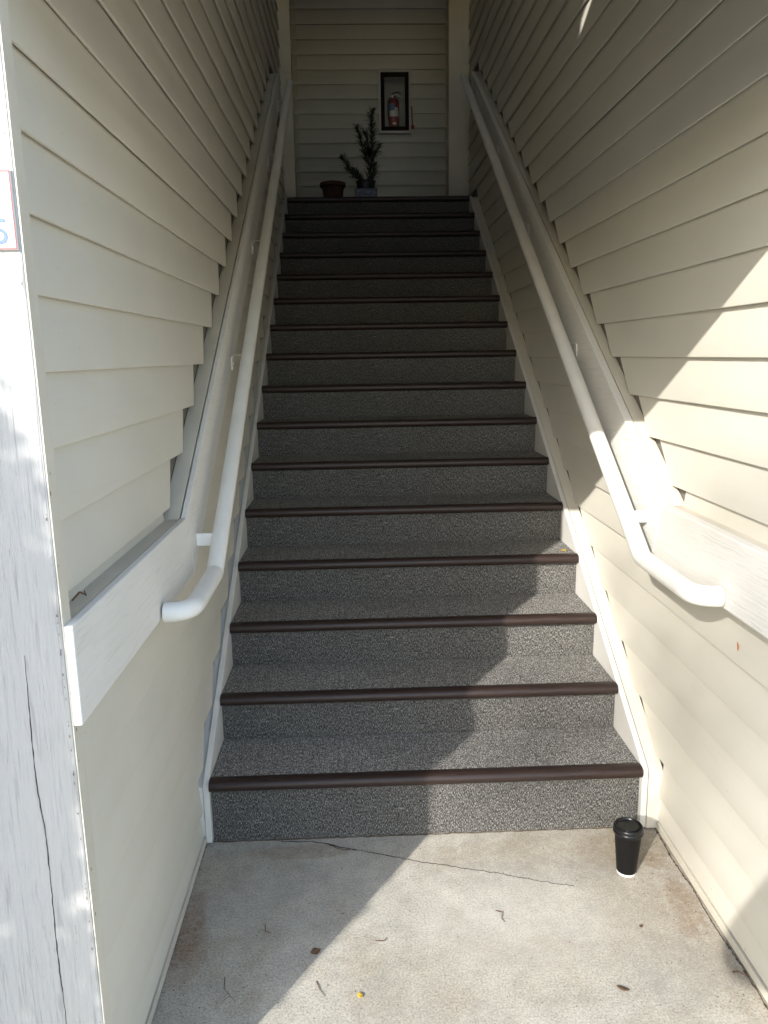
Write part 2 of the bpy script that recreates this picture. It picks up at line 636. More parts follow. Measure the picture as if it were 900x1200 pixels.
def course_geo(L, zb, zt, n_out, seedv, slant=0.0):
    """lap board profile swept along a length L; returns (s, n, z) triples"""
    rnd = random.Random(seedv)
    segs = max(2, int(L / 0.45))
    amp = 0.0009
    ph = [rnd.uniform(0, 6.28) for _ in range(3)]
    prof = [(-0.004, 0.013), (n_out - 0.0075, 0.013), (n_out - 0.0065, 0.0), (n_out - 0.0022, 0.0), (n_out - 0.0005, 0.0010), (n_out, 0.0034),
            (n_out * 0.62, (zt - zb) * 0.5), (0.0028, zt - zb), (-0.004, zt - zb)]
    v, f = [], []
    k = len(prof)
    for i in range(segs + 1):
        s = L * i / segs
        dn = amp * (math.sin(s * 1.7 + ph[0]) + 0.6 * math.sin(s * 4.1 + ph[1]))
        dz = 0.0012 * math.sin(s * 1.1 + ph[2])
        for (nn, zz) in prof:
            v.append((s + (slant * zz / (zt - zb) if i == segs else 0), nn + (dn if nn > 0.001 else 0), zb + zz + dz))
    for i in range(segs):
        for j in range(k):
            j2 = (j + 1) % k
            f.append((i * k + j, i * k + j2, (i + 1) * k + j2, (i + 1) * k + j))
    f.append(tuple(range(k)))
    f.append(tuple(segs * k + j for j in range(k - 1, -1, -1)))
    return v, f


def side_course(side, y0, y1, zb, zt, parent, n_out=PROUD, slant=0.0):
    if y1 - y0 < 0.03:
        return
    jr = random.Random(int(zb * 777) + (5 if side == 'L' else 60))
    if y1 - y0 > 1.9 and jr.random() < 0.45 and slant >= 0:
        yj = y0 + (y1 - y0) * jr.uniform(0.42, 0.8)
        if yj > 0.7:
            side_course(side, y0, yj - 0.0012, zb, zt, parent, n_out, -1e-6)
            side_course(side, yj + 0.0012, y1, zb, zt, parent, n_out + 0.0012, slant if slant else -1e-6)
            return
    sx, x0 = (1, XL) if side == 'L' else (-1, XR)
    v, f = course_geo(y1 - y0, zb, zt, n_out, int(zb * 1000) + (7 if side == 'L' else 91) + int(y0 * 100), slant)
    vv = [(x0 + sx * n, y0 + s, z) for s, n, z in v]
    mesh_obj('siding_board', vv, f, 'siding', parent, smooth=True, autosmooth=0.5)


for side, sx, x0, lab in (('L', 1, XL, 'beige lap siding wall in shade on the left of the stairs'),
                          ('R', -1, XR, 'beige lap siding wall on the right of the stairs, partly sunlit')):
    w = empty('siding_wall', (x0, 1.5, 0), lab, 'wall')
    ye = Y_END[side]
    if sx == 1:
        box('sheathing', x0 - 0.12, x0 - 0.006, Y_FRONT, ye, -0.1, Z_TOP, 'sheathing', w)
    else:
        box('sheathing', x0 + 0.006, x0 + 0.12, Y_FRONT, ye, -0.1, Z_TOP, 'sheathing', w)
    d = BD[side]
    for k in range(-1, 39):
        zb = ZC0 + k * EXP
        zt = zb + EXP + 0.006
        if k == -1:
            zb = 0.036
        # piece above the rail board
        if zt > d['zt'] + 0.01:
            y1 = min(ye, bt(side, max(zb, d['zt'])) - 0.012)
            if bt(side, max(zb, d['zt'])) > d['ye']:
                y1 = ye
            side_course(side, Y_FRONT, y1, zb, zt, w, slant=0 if y1 == ye or zb < d['zt'] else EXP / d['s'] * (0.5 if side == 'L' else 0.78))
        # piece between the rail board and the skirt
        ysk = 0.004 if zb < NL(0) else (zb - NL(0)) / (RISE / RUN) - (0.006 if side == 'L' else 0.001)
        if zb > LANDING - 0.02:
            ysk = ye
        y1 = min(ye, ysk)
        y0 = Y_FRONT if zb < d['zb'] else bb(side, zb) + 0.004
        if y0 < d['ye'] and not (zt > d['zt'] and bt(side, zb) > d['ye']):
            side_course(side, y0, y1, zb, zt, w, slant=0 if y1 == ye or zb < 0.2 else EXP / 0.629 * (0.7 if side == 'L' else 1.0))
    xs = sorted((x0 - sx * 0.003, x0 + sx * 0.022))
    box('base_strip', xs[0], xs[1], Y_FRONT, -0.004, 0.006, 0.031, 'trim_cream', w, bev=0.002)

# ------------------------------------------------------------------ rail boards (two layers)
for side, lab in (('L', 'white painted rail board bolted to the shaded left wall'),
                  ('R', 'white painted rail board on the right wall, its lower end in full sun')):
    d = BD[side]
    sgn = d['s_']
    e = empty('rail_board', (d['face'], d['ys'], d['zb']), lab, 'board')
    th = math.atan(d['s'])
    w = (d['zt'] - d['zb'])
    # mitre: bottom corner of the bend
    ybt = d['yb']
    ybb = bb(side, d['zb'])
    xf = d['face']
    xm = xf - sgn * (0.030 if side == 'R' else 0.0175)
    xw = (XL if side == 'L' else XR) - sgn * 0.004
    ye = d['ye']
    zt_e = d['zt'] + (ye - ybt) * d['s']
    zb_e = d['zb'] + (ye - ybb) * d['s']
    x0, x1 = sorted((xf, xm))
    prism_x('plank', [(d['ys'], d['zb']), (ybb - 0.0008, d['zb']), (ybt - 0.0008, d['zt']), (d['ys'], d['zt'])], x0, x1, 'board_paint', e, bev=0.003)
    prism_x('plank', [(ybb + 0.0008, d['zb']), (ye, zb_e), (ye, zt_e), (ybt + 0.0008, d['zt'])], x0, x1, 'board_paint', e, bev=0.003)
    x0, x1 = sorted((xm - sgn * 0.004, xw))
    i = 0.004
    yb0 = Y_FRONT + 0.002
    prism_x('backing', [(yb0, d['zb'] - 0.008), (ybb, d['zb'] - 0.008), (ybt, d['zt'] - i), (yb0, d['zt'] - i)], x0, x1, 'trim_cream', e, bev=0.002)
    prism_x('backing', [(ybb + 0.001, d['zb'] - 0.008), (ye - 0.003, zb_e - 0.008), (ye - 0.003, zt_e - i), (ybt + 0.001, d['zt'] - i)], x0, x1, 'trim_cream', e, bev=0.002)

# ------------------------------------------------------------------ handrails
RR = 0.0252
HR = {'L': dict(x=-0.635, z=1.003, yb=-0.165, yr=-0.50, top=(3.60, 3.520), wall=-0.7055, br=(-0.05, 0.80, 1.62, 2.53, 3.33)),
      'R': dict(x=0.668, z=0.990, yb=-0.062, yr=-0.452, top=(4.10, 3.712), wall=0.7365, br=(0.09, 0.99, 1.97, 2.93, 3.86))}
for side, lab in (('L', 'white round pipe handrail along the left wall, returning to it at the bottom'),
                  ('R', 'white round pipe handrail along the right wall, sunlit at its lower end')):
    h = HR[side]
    sgn = BD[side]['s_']
    e = empty('handrail', (h['x'], h['yb'], h['z']), lab, 'handrail')
    pts = [(h['x'], h['top'][0], h['top'][1]), (h['x'], h['yb'], h['z']), (h['x'], h['yr'], h['z'] - 0.004), (h['wall'] + sgn * 0.006, h['yr'], h['z'] - 0.004)]
    path = fillet(pts, (0.03, 0.062), 9)
    # break the straight run up so it can sag a touch
    fine = [path[0]]
    for k in range(1, 14):
        s = k / 14
        q = path[0].lerp(path[1], s)
        q.z += 0.004 * math.sin(math.pi * s)
        fine.append(q)
    fine += path[1:]
    tube('rail', fine, RR if side == 'L' else 0.0278, 'rail_paint', e, segs=24)
    slope = (h['top'][1] - h['z']) / (h['top'][0] - h['yb'])
    for j, y in enumerate(h['br']):
        if y > h['yb']:
            z = h['z'] + (y - h['yb']) * slope + 0.003
        else:
            z = h['z']
        xf = BD[side]['face']
        b = empty('bracket', (xf, y, z), None)
        b.parent = e
        b.matrix_parent_inverse = e.matrix_world.inverted()
        del_e = b
        C.objects.unlink(b)
        bpy.data.objects.remove(b)
        # one bent strip: plate on the board, arm out to the rail's underside
        wy = 0.019
        prof = [(0.001, -0.080), (0.001, -0.034), (0.007, -0.024), (0.040, -0.0185), (0.062, -0.0200)]
        tk = 0.005
        v, f = [], []
        nP = len(prof)
        offs = [(tk, 0), (tk, 0), (0.003, 0.004), (0, tk), (0, tk)]
        for yy in (y - wy, y + wy):
            for (o, zz), (ox, oz) in zip(prof, offs):
                v.append((xf + sgn * o, yy, z + zz))
            for (o, zz), (ox, oz) in zip(prof, offs):
                v.append((xf + sgn * (o + ox), yy, z + zz - (oz * 0.6 if ox == 0 else -oz * 0.2)))
        k2 = 2 * nP
        for i in range(nP - 1):
            f += [(i, i + 1, k2 + i + 1, k2 + i), (nP + i, k2 + nP + i, k2 + nP + i + 1, nP + i + 1),
                  (i, nP + i, nP + i + 1, i + 1), (k2 + i, k2 + i + 1, k2 + nP + i + 1, k2 + nP + i)]
        f += [(0, k2, k2 + nP, nP), (nP - 1, 2 * nP - 1, k2 + 2 * nP - 1, k2 + nP - 1)]
        if j == 0:
            v, f = box_geo(min(xf, h['x']) + (0.0005 if sgn > 0 else 0.012), max(xf, h['x']) - (0.012 if sgn > 0 else 0.0005), y - 0.0035, y + 0.0035, z - 0.024, z + 0.014)
        bo = mesh_obj('bracket', v, f, 'rail_paint', e)
        if j == 0:
            continue
        vv, ff = [], []
        pth = [Vector((xf + sgn * 0.005, y, z - 0.055)), Vector((xf + sgn * 0.009, y, z - 0.055))]
        tv, tf = tube_geo(pth, 0.006, 8)
        mesh_obj('screw_head', tv, tf, 'rail_paint', bo)

# ------------------------------------------------------------------ staircase
st = empty('staircase', (0, 0, 0), 'straight flight of carpeted stairs with dark brown nosings, climbing between two walls', 'stairs')
# nosing profile (y, z) about the step edge
prof = [(0.030, 0.0135), (0.012, 0.0165)]
for k in range(7):
    a = math.radians(90 + k * 30 * 0.93)
    prof.append((0.006 + 0.019 * math.cos(a) - 0.004, -0.0035 + 0.0195 * math.sin(a)))
prof += [(0.017, -0.0235)]
segs = 14


def nosing_mesh():
    v, f = [], []
    n = len(prof)
    for i in range(segs + 1):
        x = -HALF + 0.001 + (2 * HALF - 0.002) * i / segs
        for (yy, zz) in prof:
            v.append((x, yy, zz))
    for i in range(segs):
        for j in range(n):
            j2 = (j + 1) % n
            f.append((i * n + j, i * n + j2, (i + 1) * n + j2, (i + 1) * n + j))
    f.append(tuple(range(n)))
    f.append(tuple(segs * n + j for j in range(n - 1, -1, -1)))
    return v, f


tread_v, tread_f = box_geo(-HALF, HALF, 0.0285, RUN + 0.018, -0.02, 0.012)
nos_v, nos_f = nosing_mesh()
first = {}
for i in range(1, 17):
    y, z = (i - 1) * RUN, NZ(i)
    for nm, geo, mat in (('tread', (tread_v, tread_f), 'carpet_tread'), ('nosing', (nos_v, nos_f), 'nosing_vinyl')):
        if nm == 'tread' and i == 16:
            continue
        if nm not in first:
            o = mesh_obj(nm, geo[0], geo[1], mat, st, smooth=(nm == 'nosing'), autosmooth=0.6, bev=0.003 if nm == 'tread' else 0)
            first[nm] = o
        else:
            o = first[nm].copy()
            C.objects.link(o)
        o.location = (random.uniform(-0.0005, 0.0005), y, z)
    zb = 0.002 if i == 1 else NZ(i - 1) + 0.010
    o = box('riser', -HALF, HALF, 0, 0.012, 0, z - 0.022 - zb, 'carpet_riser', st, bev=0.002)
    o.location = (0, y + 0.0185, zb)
ld = box('landing', -1.0, 1.0, 15 * RUN + 0.0285, Y_BACK + 0.1, LANDING - 0.15, LANDING + 0.012, 'carpet_tread', st)

# skirt boards beside the steps
for sgn, lab in ((-1, 'thin white skirt board between the steps and the left wall'), (1, 'thin white skirt board between the steps and the right wall')):
    e = empty('skirt_board', (sgn * 0.745, 0, 0), lab, 'skirt board')
    y1 = 15 * RUN + 0.015
    off = 0.006
    poly = [(-0.004, 0.012), (-0.004, NL(0) + off - 0.004), (0.02, NL(0.02) + off + 0.002), (y1, NL(y1) + off), (y1, NL(y1) - 0.32), (0.55, 0.012)]
    xs = sorted((sgn * (HALF + 0.0008), sgn * (HALF + 0.021)))
    prism_x('plank', poly, xs[0], xs[1], 'skirt_paint', e, bev=0.002)
    poly = [(0.002, 0.004), (0.002, NL(0) - 0.010), (0.03, NL(0.03) - 0.006), (y1, NL(y1) - 0.006), (y1, NL(y1) - 0.32), (0.5, 0.004)]
    xs = sorted((sgn * (HALF + (0.0225 if sgn < 0 else 0.0255)), sgn * (HALF + (0.047 if sgn < 0 else 0.076))))
    prism_x('packing_strip', poly, xs[0], xs[1], 'siding' if sgn > 0 else 'skirt_paint', e, bev=0.002)

# ------------------------------------------------------------------ entrance: posts, header, front walls
pl = empty('corner_post', (-0.84, -1.055, 0), 'rough white painted corner board with a long crack, left edge of the picture', 'post')
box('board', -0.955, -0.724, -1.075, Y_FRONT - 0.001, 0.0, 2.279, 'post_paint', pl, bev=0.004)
pr = empty('corner_post', (0.87, -1.055, 0), 'white painted corner board at the open end of the right wall, outside the picture', 'post')
box('board', 0.765, 0.99, -1.075, Y_FRONT - 0.001, 0.0, 2.279, 'post_paint', pr, bev=0.004)


box('edge_casing', -0.7238, -0.7215, -1.0735, Y_FRONT - 0.002, 0.0, 2.279, 'trim_cream', pl)


def post_crack(pts, widths):
    v, f = [], []
    for (x, z), w in zip(pts, widths):
        v += [(x - w / 2, -1.0753, z), (x, -1.0762, z), (x + w / 2, -1.0753, z)]
    for i in range(len(pts) - 1):
        a, b = i * 3, i * 3 + 3
        f += [(a, a + 1, b + 1, b), (a + 1, a + 2, b + 2, b + 1)]
    mesh_obj('crack', v, f, 'crack_dark', pl)


cp = dense([(-0.792, 1.12), (-0.793, 1.07), (-0.797, 0.95), (-0.796, 0.857), (-0.791, 0.78), (-0.792, 0.675), (-0.795, 0.52), (-0.793, 0.387), (-0.796, 0.2), (-0.794, 0.05)], 0.012, 0.0007)
post_crack(cp, [0.0022 * random.uniform(0.5, 1.2) * min(1, 0.25 + i / 14) for i in range(len(cp))])
# paint chips on the arris facing the stairs
for k in range(70):
    z = random.triangular(0.25, 1.75, 0.95)
    s = random.choice((0.0010, 0.0013, 0.0017, 0.0022, 0.0034))
    y = random.choice((-1.0752, -1.0752, random.uniform(-1.074, -1.06)))
    v, f = [], []
    n = 6
    for j in range(n):
        a = 2 * math.pi * j / n
        if y < -1.075:
            v.append((-0.7285 - s * 0.35 + s * 0.5 * math.cos(a) * random.uniform(0.6, 1.1), y - 0.0006, z + s * 1.3 * math.sin(a) * random.uniform(0.6, 1.1)))
        else:
            v.append((-0.7211, y + s * 0.5 * math.cos(a), z + s * 1.3 * math.sin(a)))
    mesh_obj('paint_chip', v, [tuple(range(n))], 'chip_wood', pl)

hd = empty('header_wall', (0, -1.0, 2.3), 'beige header wall above the stair entrance, just above the picture', 'wall')
box('panel', -0.955, 0.99, -1.085, -0.96, 2.283, 4.385, 'siding_front', hd)
box('light_baffle', -0.955, 0.99, -1.08, -0.962, 4.88, 5.40, 'siding_front', hd)  # added unseen beam, narrows the upper opening to dim the hall
box('cap', -0.955, 0.99, -1.088, -0.957, 4.386, 4.402, 'trim_cream', hd)
ce = box('ceiling', -1.0, 1.1, -1.03, Y_BACK + 0.1, Z_TOP + 0.002, Z_TOP + 0.12, 'ceiling_paint')
ce['kind'] = 'structure'

for sgn, lab in ((-1, 'beige siding front wall of the building left of the entrance'), (1, 'beige siding front wall of the building right of the entrance')):
    xa, xb = (-4.2, -0.958) if sgn < 0 else (0.993, 4.2)
    w = empty('front_wall', ((xa + xb) / 2, -1.0, 0), lab, 'wall')
    box('sheathing', xa, xb, -1.03, -0.93, -0.1, 5.4, 'sheathing', w)
    src = None
    v, f = course_geo(xb - xa, 0, EXP + 0.006, PROUD, 5)
    vv = [(xa + s, -1.034 - n, z) for s, n, z in v]
    for k in range(0, 39):
        if src is None:
            src = mesh_obj('siding_board', vv, f, 'siding_front', w, smooth=True, autosmooth=0.5)
            o = src
        else:
            o = src.copy()
            C.objects.link(o)
        o.location.z = src.location.z if k == 0 else 0.036 + k * EXP
    src.location.z = 0.036
rf = empty('roof', (0, 2, 5.5), 'shallow dark shingle roof over the building', 'roof')
EY = -2.44
mesh_obj('slope', [(-4.5, EY, 5.42), (4.5, EY, 5.42), (4.5, 6.5, 5.52), (-4.5, 6.5, 5.52), (-4.5, EY, 5.60), (4.5, EY, 5.60), (4.5, 2.2, 7.2), (-4.5, 2.2, 7.2), (4.5, 6.5, 5.66), (-4.5, 6.5, 5.66)],
         [(0, 1, 2, 3), (4, 5, 6, 7), (7, 6, 8, 9), (0, 1, 5, 4), (3, 2, 8, 9), (1, 2, 8, 6, 5), (0, 3, 9, 7, 4)], 'roof_shingle', rf)
box('soffit', -4.5, 4.5, EY + 0.002, -1.095, 5.405, 5.4185, 'ceiling_paint', rf)

# ------------------------------------------------------------------ upper hall
bw = empty('back_wall', (0, Y_BACK, LANDING), 'dim beige lap siding wall at the top of the stairs', 'wall')
CAB = (0.069, 0.389, 3.778, 4.352)                 # the recess for the extinguisher cabinet
ya, yb_ = Y_BACK + 0.006, Y_BACK + 0.12
box('sheathing', -1.0, CAB[0] + 0.02, ya, yb_, LANDING - 0.2, Z_TOP, 'sheathing', bw)
box('sheathing', CAB[1] - 0.02, 1.1, ya, yb_, LANDING - 0.2, Z_TOP, 'sheathing', bw)
box('sheathing', CAB[0] + 0.021, CAB[1] - 0.021, ya, yb_, LANDING - 0.2, CAB[2] + 0.02, 'sheathing', bw)
box('sheathing', CAB[0] + 0.021, CAB[1] - 0.021, ya, yb_, CAB[3] - 0.02, Z_TOP, 'sheathing', bw)


def back_course(xa, xb, zb, seedv):
    v, f = course_geo(xb - xa, 0, 0.1335 + 0.006, 0.034, seedv)
    o = mesh_obj('siding_board', [(xa + s_, Y_BACK - n_, z_) for s_, n_, z_ in v], f, 'siding', bw, smooth=True, autosmooth=0.5)
    o.location.z += zb
    return o


for k in range(-3, 15):
    zb = 3.293 + k * 0.1335
    if zb + 0.14 > Z_TOP + 0.03:
        break
    if zb + 0.14 > CAB[2] and zb < CAB[3]:
        back_course(-0.98, CAB[0] - 0.001, zb, 11 + k)
        back_course(CAB[1] + 0.001, 1.02, zb, 31 + k)
        # short pieces over and under the recess
        if zb < CAB[2] - 0.03:
            o = back_course(CAB[0] - 0.0005, CAB[1] + 0.0005, zb, 50 + k)
            for vv in o.data.vertices:
                vv.co.z = min(vv.co.z, CAB[2] - zb - 0.001)
        if zb + 0.14 > CAB[3] + 0.03:
            o = back_course(CAB[0] - 0.0005, CAB[1] + 0.0005, zb, 70 + k)
            for vv in o.data.vertices:
                vv.co.z = max(vv.co.z, CAB[3] - zb + 0.001)
    else:
        back_course(-0.98, 1.02, zb, 11 + k)
box('batten', -0.757, -0.722, Y_BACK - 0.03, Y_BACK - 0.0005, LANDING + 0.013, Z_TOP, 'trim_hall', bw, bev=0.003)
box('batten', 0.728, 0.765, Y_BACK - 0.03, Y_BACK - 0.0005, LANDING + 0.013, Z_TOP, 'trim_hall', bw, bev=0.003)
for xa, xb, lab in ((-1.0, -0.9, 'L'), (1.0, 1.1, 'R')):
    hw = box('wall_hall', xa, xb, Y_END[lab] + 0.001, Y_BACK + 0.004, LANDING + 0.013, Z_TOP, 'siding_front')
    hw['kind'] = 'structure'
e = empty('trim_post', (-0.73, 4.45, LANDING), 'cream trim post at the upper left end of the stair wall', 'post')
box('casing', -0.80, -0.672, 4.385, 4.50, LANDING + 0.013, Z_TOP, 'trim_hall', e, bev=0.003)
box('bead', -0.780, -0.757, 4.377, 4.384, LANDING + 0.013, Z_TOP, 'trim_cream', e)
e = empty('trim_post', (0.70, 4.8, LANDING), 'cream trim post at the upper right end of the stair wall', 'post')
box('casing', 0.628, 0.83, 4.735, 4.85, LANDING + 0.013, Z_TOP, 'trim_hall', e, bev=0.003)
box('bead', 0.764, 0.780, 4.727, 4.734, LANDING + 0.013, Z_TOP, 'trim_cream', e)

# ------------------------------------------------------------------ fire extinguisher cabinet
yc = 5.853
cb = empty('extinguisher_cabinet', (0.227, yc, 3.76), 'dark framed glass cabinet on the back wall holding a fire extinguisher', 'cabinet')
x0, x1, z0, z1 = CAB


def ring_frame(name, a, b, c2, d2, wd, y0, y1, mat, par):
    box(name, a, a + wd, y0, y1, c2, d2, mat, par, bev=0.002)
    box(name, b - wd, b, y0, y1, c2, d2, mat, par, bev=0.002)
    box(name, a + wd + 0.0005, b - wd - 0.0005, y0, y1, c2, c2 + wd, mat, par, bev=0.002)
    box(name, a + wd + 0.0005, b - wd - 0.0005, y0, y1, d2 - wd, d2, mat, par, bev=0.002)


ring_frame('outer_trim', x0, x1, z0, z1, 0.021, yc - 0.004, yc + 0.03, 'skirt_paint', cb)
ring_frame('door_frame', x0 + 0.023, x1 - 0.023, z0 + 0.023, z1 - 0.023, 0.036, yc - 0.006, yc + 0.016, 'cabinet_dark', cb)
box('back_panel', x0 + 0.022, x1 - 0.022, 6.010, 6.012, z0 + 0.022, z1 - 0.022, 'cabinet_back', cb)
box('glass_pane', x0 + 0.058, x1 - 0.058, yc + 0.004, yc + 0.007, z0 + 0.058, z1 - 0.058, 'pane_glass', cb)
tube('pull_bar', [(x1 + 0.004, yc - 0.012, z0 + 0.24), (x1 + 0.006, yc - 0.014, z0 + 0.14), (x1 + 0.010, yc - 0.014, z0 + 0.055)], [0.005, 0.006, 0.006], 'ext_red', cb, 8)
box('pull_knob', x1 - 0.004, x1 + 0.028, yc - 0.03, yc - 0.001, z0 + 0.032, z0 + 0.062, 'ext_red', cb, bev=0.004)
exx, eyy, ezz = 0.222, 5.945, z0 + 0.052
for a_, b_, c_, d_, nm in ((x0 + 0.0215, x0 + 0.0225, z0 + 0.022, z1 - 0.022, 'side_panel'), (x1 - 0.0225, x1 - 0.0215, z0 + 0.022, z1 - 0.022, 'side_panel'),
                           (x0 + 0.023, x1 - 0.023, z0 + 0.0215, z0 + 0.0225, 'floor_panel'), (x0 + 0.023, x1 - 0.023, z1 - 0.0225, z1 - 0.0215, 'top_panel')):
    box(nm, a_, b_, yc + 0.031, 6.009, c_, d_, 'cabinet_back', cb)
fe = empty('fire_extinguisher', (exx, eyy, ezz), 'small red fire extinguisher with pale label inside the wall cabinet', 'extinguisher')
lathe('cylinder', [(0.040, 0), (0.050, 0.004), (0.053, 0.014), (0.053, 0.235), (0.048, 0.262), (0.030, 0.283), (0.014, 0.290), (0.014, 0.302)], (exx, eyy, ezz), 'ext_red', fe, 28)


def arc_patch(name, r, a0, a1, za, zb, mat):
    v, f = [], []
    n = 10
    for i in range(n + 1):
        a = math.radians(a0 + (a1 - a0) * i / n)
        for zz in (za, zb):
            v.append((exx + r * math.cos(a), eyy + r * math.sin(a), ezz + zz))
    for i in range(n):
        f.append((2 * i, 2 * i + 2, 2 * i + 3, 2 * i + 1))
    mesh_obj(name, v, f, mat, fe, smooth=True)


arc_patch('label_blue', 0.0536, 190, 275, 0.170, 0.232, 'ext_blue')
arc_patch('label_white', 0.0538, 215, 325, 0.112, 0.168, 'ext_label')
arc_patch('label_white', 0.0538, 278, 318, 0.170, 0.195, 'ext_label')
arc_patch('label_mark', 0.0536, 255, 290, 0.038, 0.056, 'ext_label')
box('valve', exx - 0.017, exx + 0.017, eyy - 0.014, eyy + 0.014, ezz + 0.300, ezz + 0.326, 'black_rubber', fe, bev=0.004)
tube('carry_handle', [(exx - 0.01, eyy - 0.012, ezz + 0.318), (exx + 0.03, eyy - 0.016, ezz + 0.322), (exx + 0.085, eyy - 0.02, ezz + 0.288)], 0.0055, 'steel', fe, 8)
tube('squeeze_lever', [(exx - 0.02, eyy - 0.012, ezz + 0.325), (exx + 0.03, eyy - 0.014, ezz + 0.345), (exx + 0.07, eyy - 0.016, ezz + 0.335)], 0.005, 'black_rubber', fe, 8)
tube('gauge', [(exx - 0.012, eyy - 0.014, ezz + 0.305), (exx - 0.012, eyy - 0.024, ezz + 0.305)], 0.013, 'steel', fe, 14)
tube('hose', [(exx - 0.018, eyy, ezz + 0.30), (exx - 0.045, eyy, ezz + 0.285), (exx - 0.052, eyy, ezz + 0.22), (exx - 0.05, eyy, ezz + 0.10)], 0.008, 'black_rubber', fe, 8)

# ------------------------------------------------------------------ pots and plant on the landing
PY = 4.75
tp = empty('terracotta_pot', (-0.377, PY, LANDING + 0.012), 'empty terracotta flower pot on the landing beside the plant', 'pot')
lathe('pot', [(0.065, 0), (0.070, 0.004), (0.094, 0.19), (0.108, 0.192), (0.111, 0.198), (0.112, 0.222), (0.109, 0.227), (0.098, 0.227), (0.094, 0.215), (0.085, 0.12), (0.0, 0.11)], (-0.377, PY, LANDING + 0.012), 'terracotta', tp, 36, closed=False)
pp = empty('potted_plant', (-0.09, PY, LANDING + 0.012), 'dark spiky rosemary like plant in a printed square planter on the landing', 'plant')
zb = LANDING + 0.012
v, f = box_geo(-0.185, 0.005, PY - 0.10, PY + 0.09, zb, zb + 0.165)
mesh_obj('planter_box', v, f, 'pot_print', pp, bev=0.006)
lathe('inner_pot', [(0.075, 0.1655), (0.080, 0.225), (0.087, 0.227), (0.087, 0.238), (0.080, 0.238), (0.078, 0.226), (0.0, 0.224)], (-0.09, PY, zb), 'pot_black', pp, 28, closed=False)
lathe('soil', [(0.079, 0.2255), (0.05, 0.231), (0.0, 0.232)], (-0.09, PY, zb), 'soil', pp, 20, closed=False)
stems = [([(-0.065, 0, 0.225), (-0.04, -0.01, 0.40), (-0.025, 0.0, 0.55), (-0.03, -0.01, 0.70), (-0.032, -0.01, 0.795)], 1.0),
         ([(-0.06, -0.01, 0.36), (-0.10, -0.02, 0.47), (-0.13, -0.02, 0.57), (-0.16, -0.02, 0.675)], 0.85),
         ([(-0.045, 0.01, 0.42), (-0.075, 0.02, 0.55), (-0.085, 0.02, 0.64)], 0.7),
         ([(-0.10, -0.01, 0.225), (-0.19, -0.03, 0.29), (-0.24, -0.03, 0.35), (-0.285, -0.03, 0.43)], 0.95),
         ([(-0.10, 0.01, 0.225), (-0.15, 0.0, 0.27), (-0.18, -0.01, 0.33)], 0.8),
         ([(-0.03, -0.01, 0.42), (0.005, -0.03, 0.47), (0.03, -0.04, 0.515)], 0.6),
         ([(-0.05, 0.01, 0.225), (-0.02, 0.0, 0.31), (-0.01, 0.0, 0.38)], 0.7)]
rnd = random.Random(3)
for pts, dens in stems:
    P = [Vector((x, PY + y, zb + z)) for x, y, z in pts]
    path = []
    for a, b in zip(P, P[1:]):
        for k in range(5):
            path.append(a.lerp(b, k / 5))
    path.append(P[-1])
    n = len(path)
    tube('stem', path, [0.005 * (1 - 0.75 * i / n) for i in range(n)], 'stem_brown', pp, 6)
    v, f = [], []
    L = sum((b - a).length for a, b in zip(path, path[1:]))
    cnt = int(L / 0.0015 * dens)
    for k in range(cnt):
        s = (k + rnd.random()) / cnt * (n - 1)
        i = min(n - 2, int(s))
        p = path[i].lerp(path[i + 1], s - i)
        t = (path[i + 1] - path[i]).normalized()
        a = rnd.uniform(0, 6.283)
        side = t.orthogonal().normalized()
        side = Quaternion(t, a) @ side
        tipf = s / (n - 1)
        ln = rnd.uniform(0.06, 0.115) * (1 - 0.35 * tipf)
        d = (side * rnd.uniform(0.6, 1.0) + t * rnd.uniform(0.35, 1.1) + Vector((0, 0, rnd.uniform(-0.25, 0.15)))).normalized()
        wv = d.cross(t)
        if wv.length < 1e-3:
            continue
        wv = wv.normalized() * rnd.uniform(0.0032, 0.0055)
        mid = p + d * ln * 0.55 + Vector((0, 0, 0.003))
        tip = p + d * ln + Vector((0, 0, -0.006))
        b0 = len(v)
        v += [p - wv * 0.5, p + wv * 0.5, mid + wv, mid - wv, tip]
        f += [(b0, b0 + 1, b0 + 2, b0 + 3), (b0 + 3, b0 + 2, b0 + 4)]
    o = mesh_obj('foliage', v, f, 'needle_green', pp)
    o['kind'] = 'stuff'

# ------------------------------------------------------------------ paper cup
cx, cy = 0.612, -0.212
cu = empty('coffee_cup', (cx, cy, 0), 'black paper coffee cup with black lid standing on the concrete by the first step', 'cup')
lathe('cup_body', [(0.0, 0.012), (0.0285, 0.012), (0.0300, 0.008), (0.0304, 0.0095), (0.0420, 0.158), (0.0433, 0.1585), (0.0440, 0.161), (0.0432, 0.163), (0.0415, 0.163)], (cx, cy, 0), 'cup_black', cu, 56, closed=False)
lathe('base_rim', [(0.0275, 0.0), (0.0292, 0.0), (0.0297, 0.0015), (0.0303, 0.0088), (0.0280, 0.0088)], (cx, cy, 0), 'paper_white', cu, 56, closed=False)
lid = lathe('lid', [(0.0433, 0.153), (0.0458, 0.1525), (0.0468, 0.1545), (0.0466, 0.159), (0.0452, 0.1605), (0.0436, 0.163), (0.0432, 0.169), (0.0452, 0.1705), (0.0450, 0.1735),
                    (0.0425, 0.178), (0.0405, 0.1792), (0.0385, 0.1785), (0.0368, 0.1735), (0.0355, 0.1722), (0.0, 0.1722)], (cx, cy, 0), 'lid_black', cu, 56, closed=False)
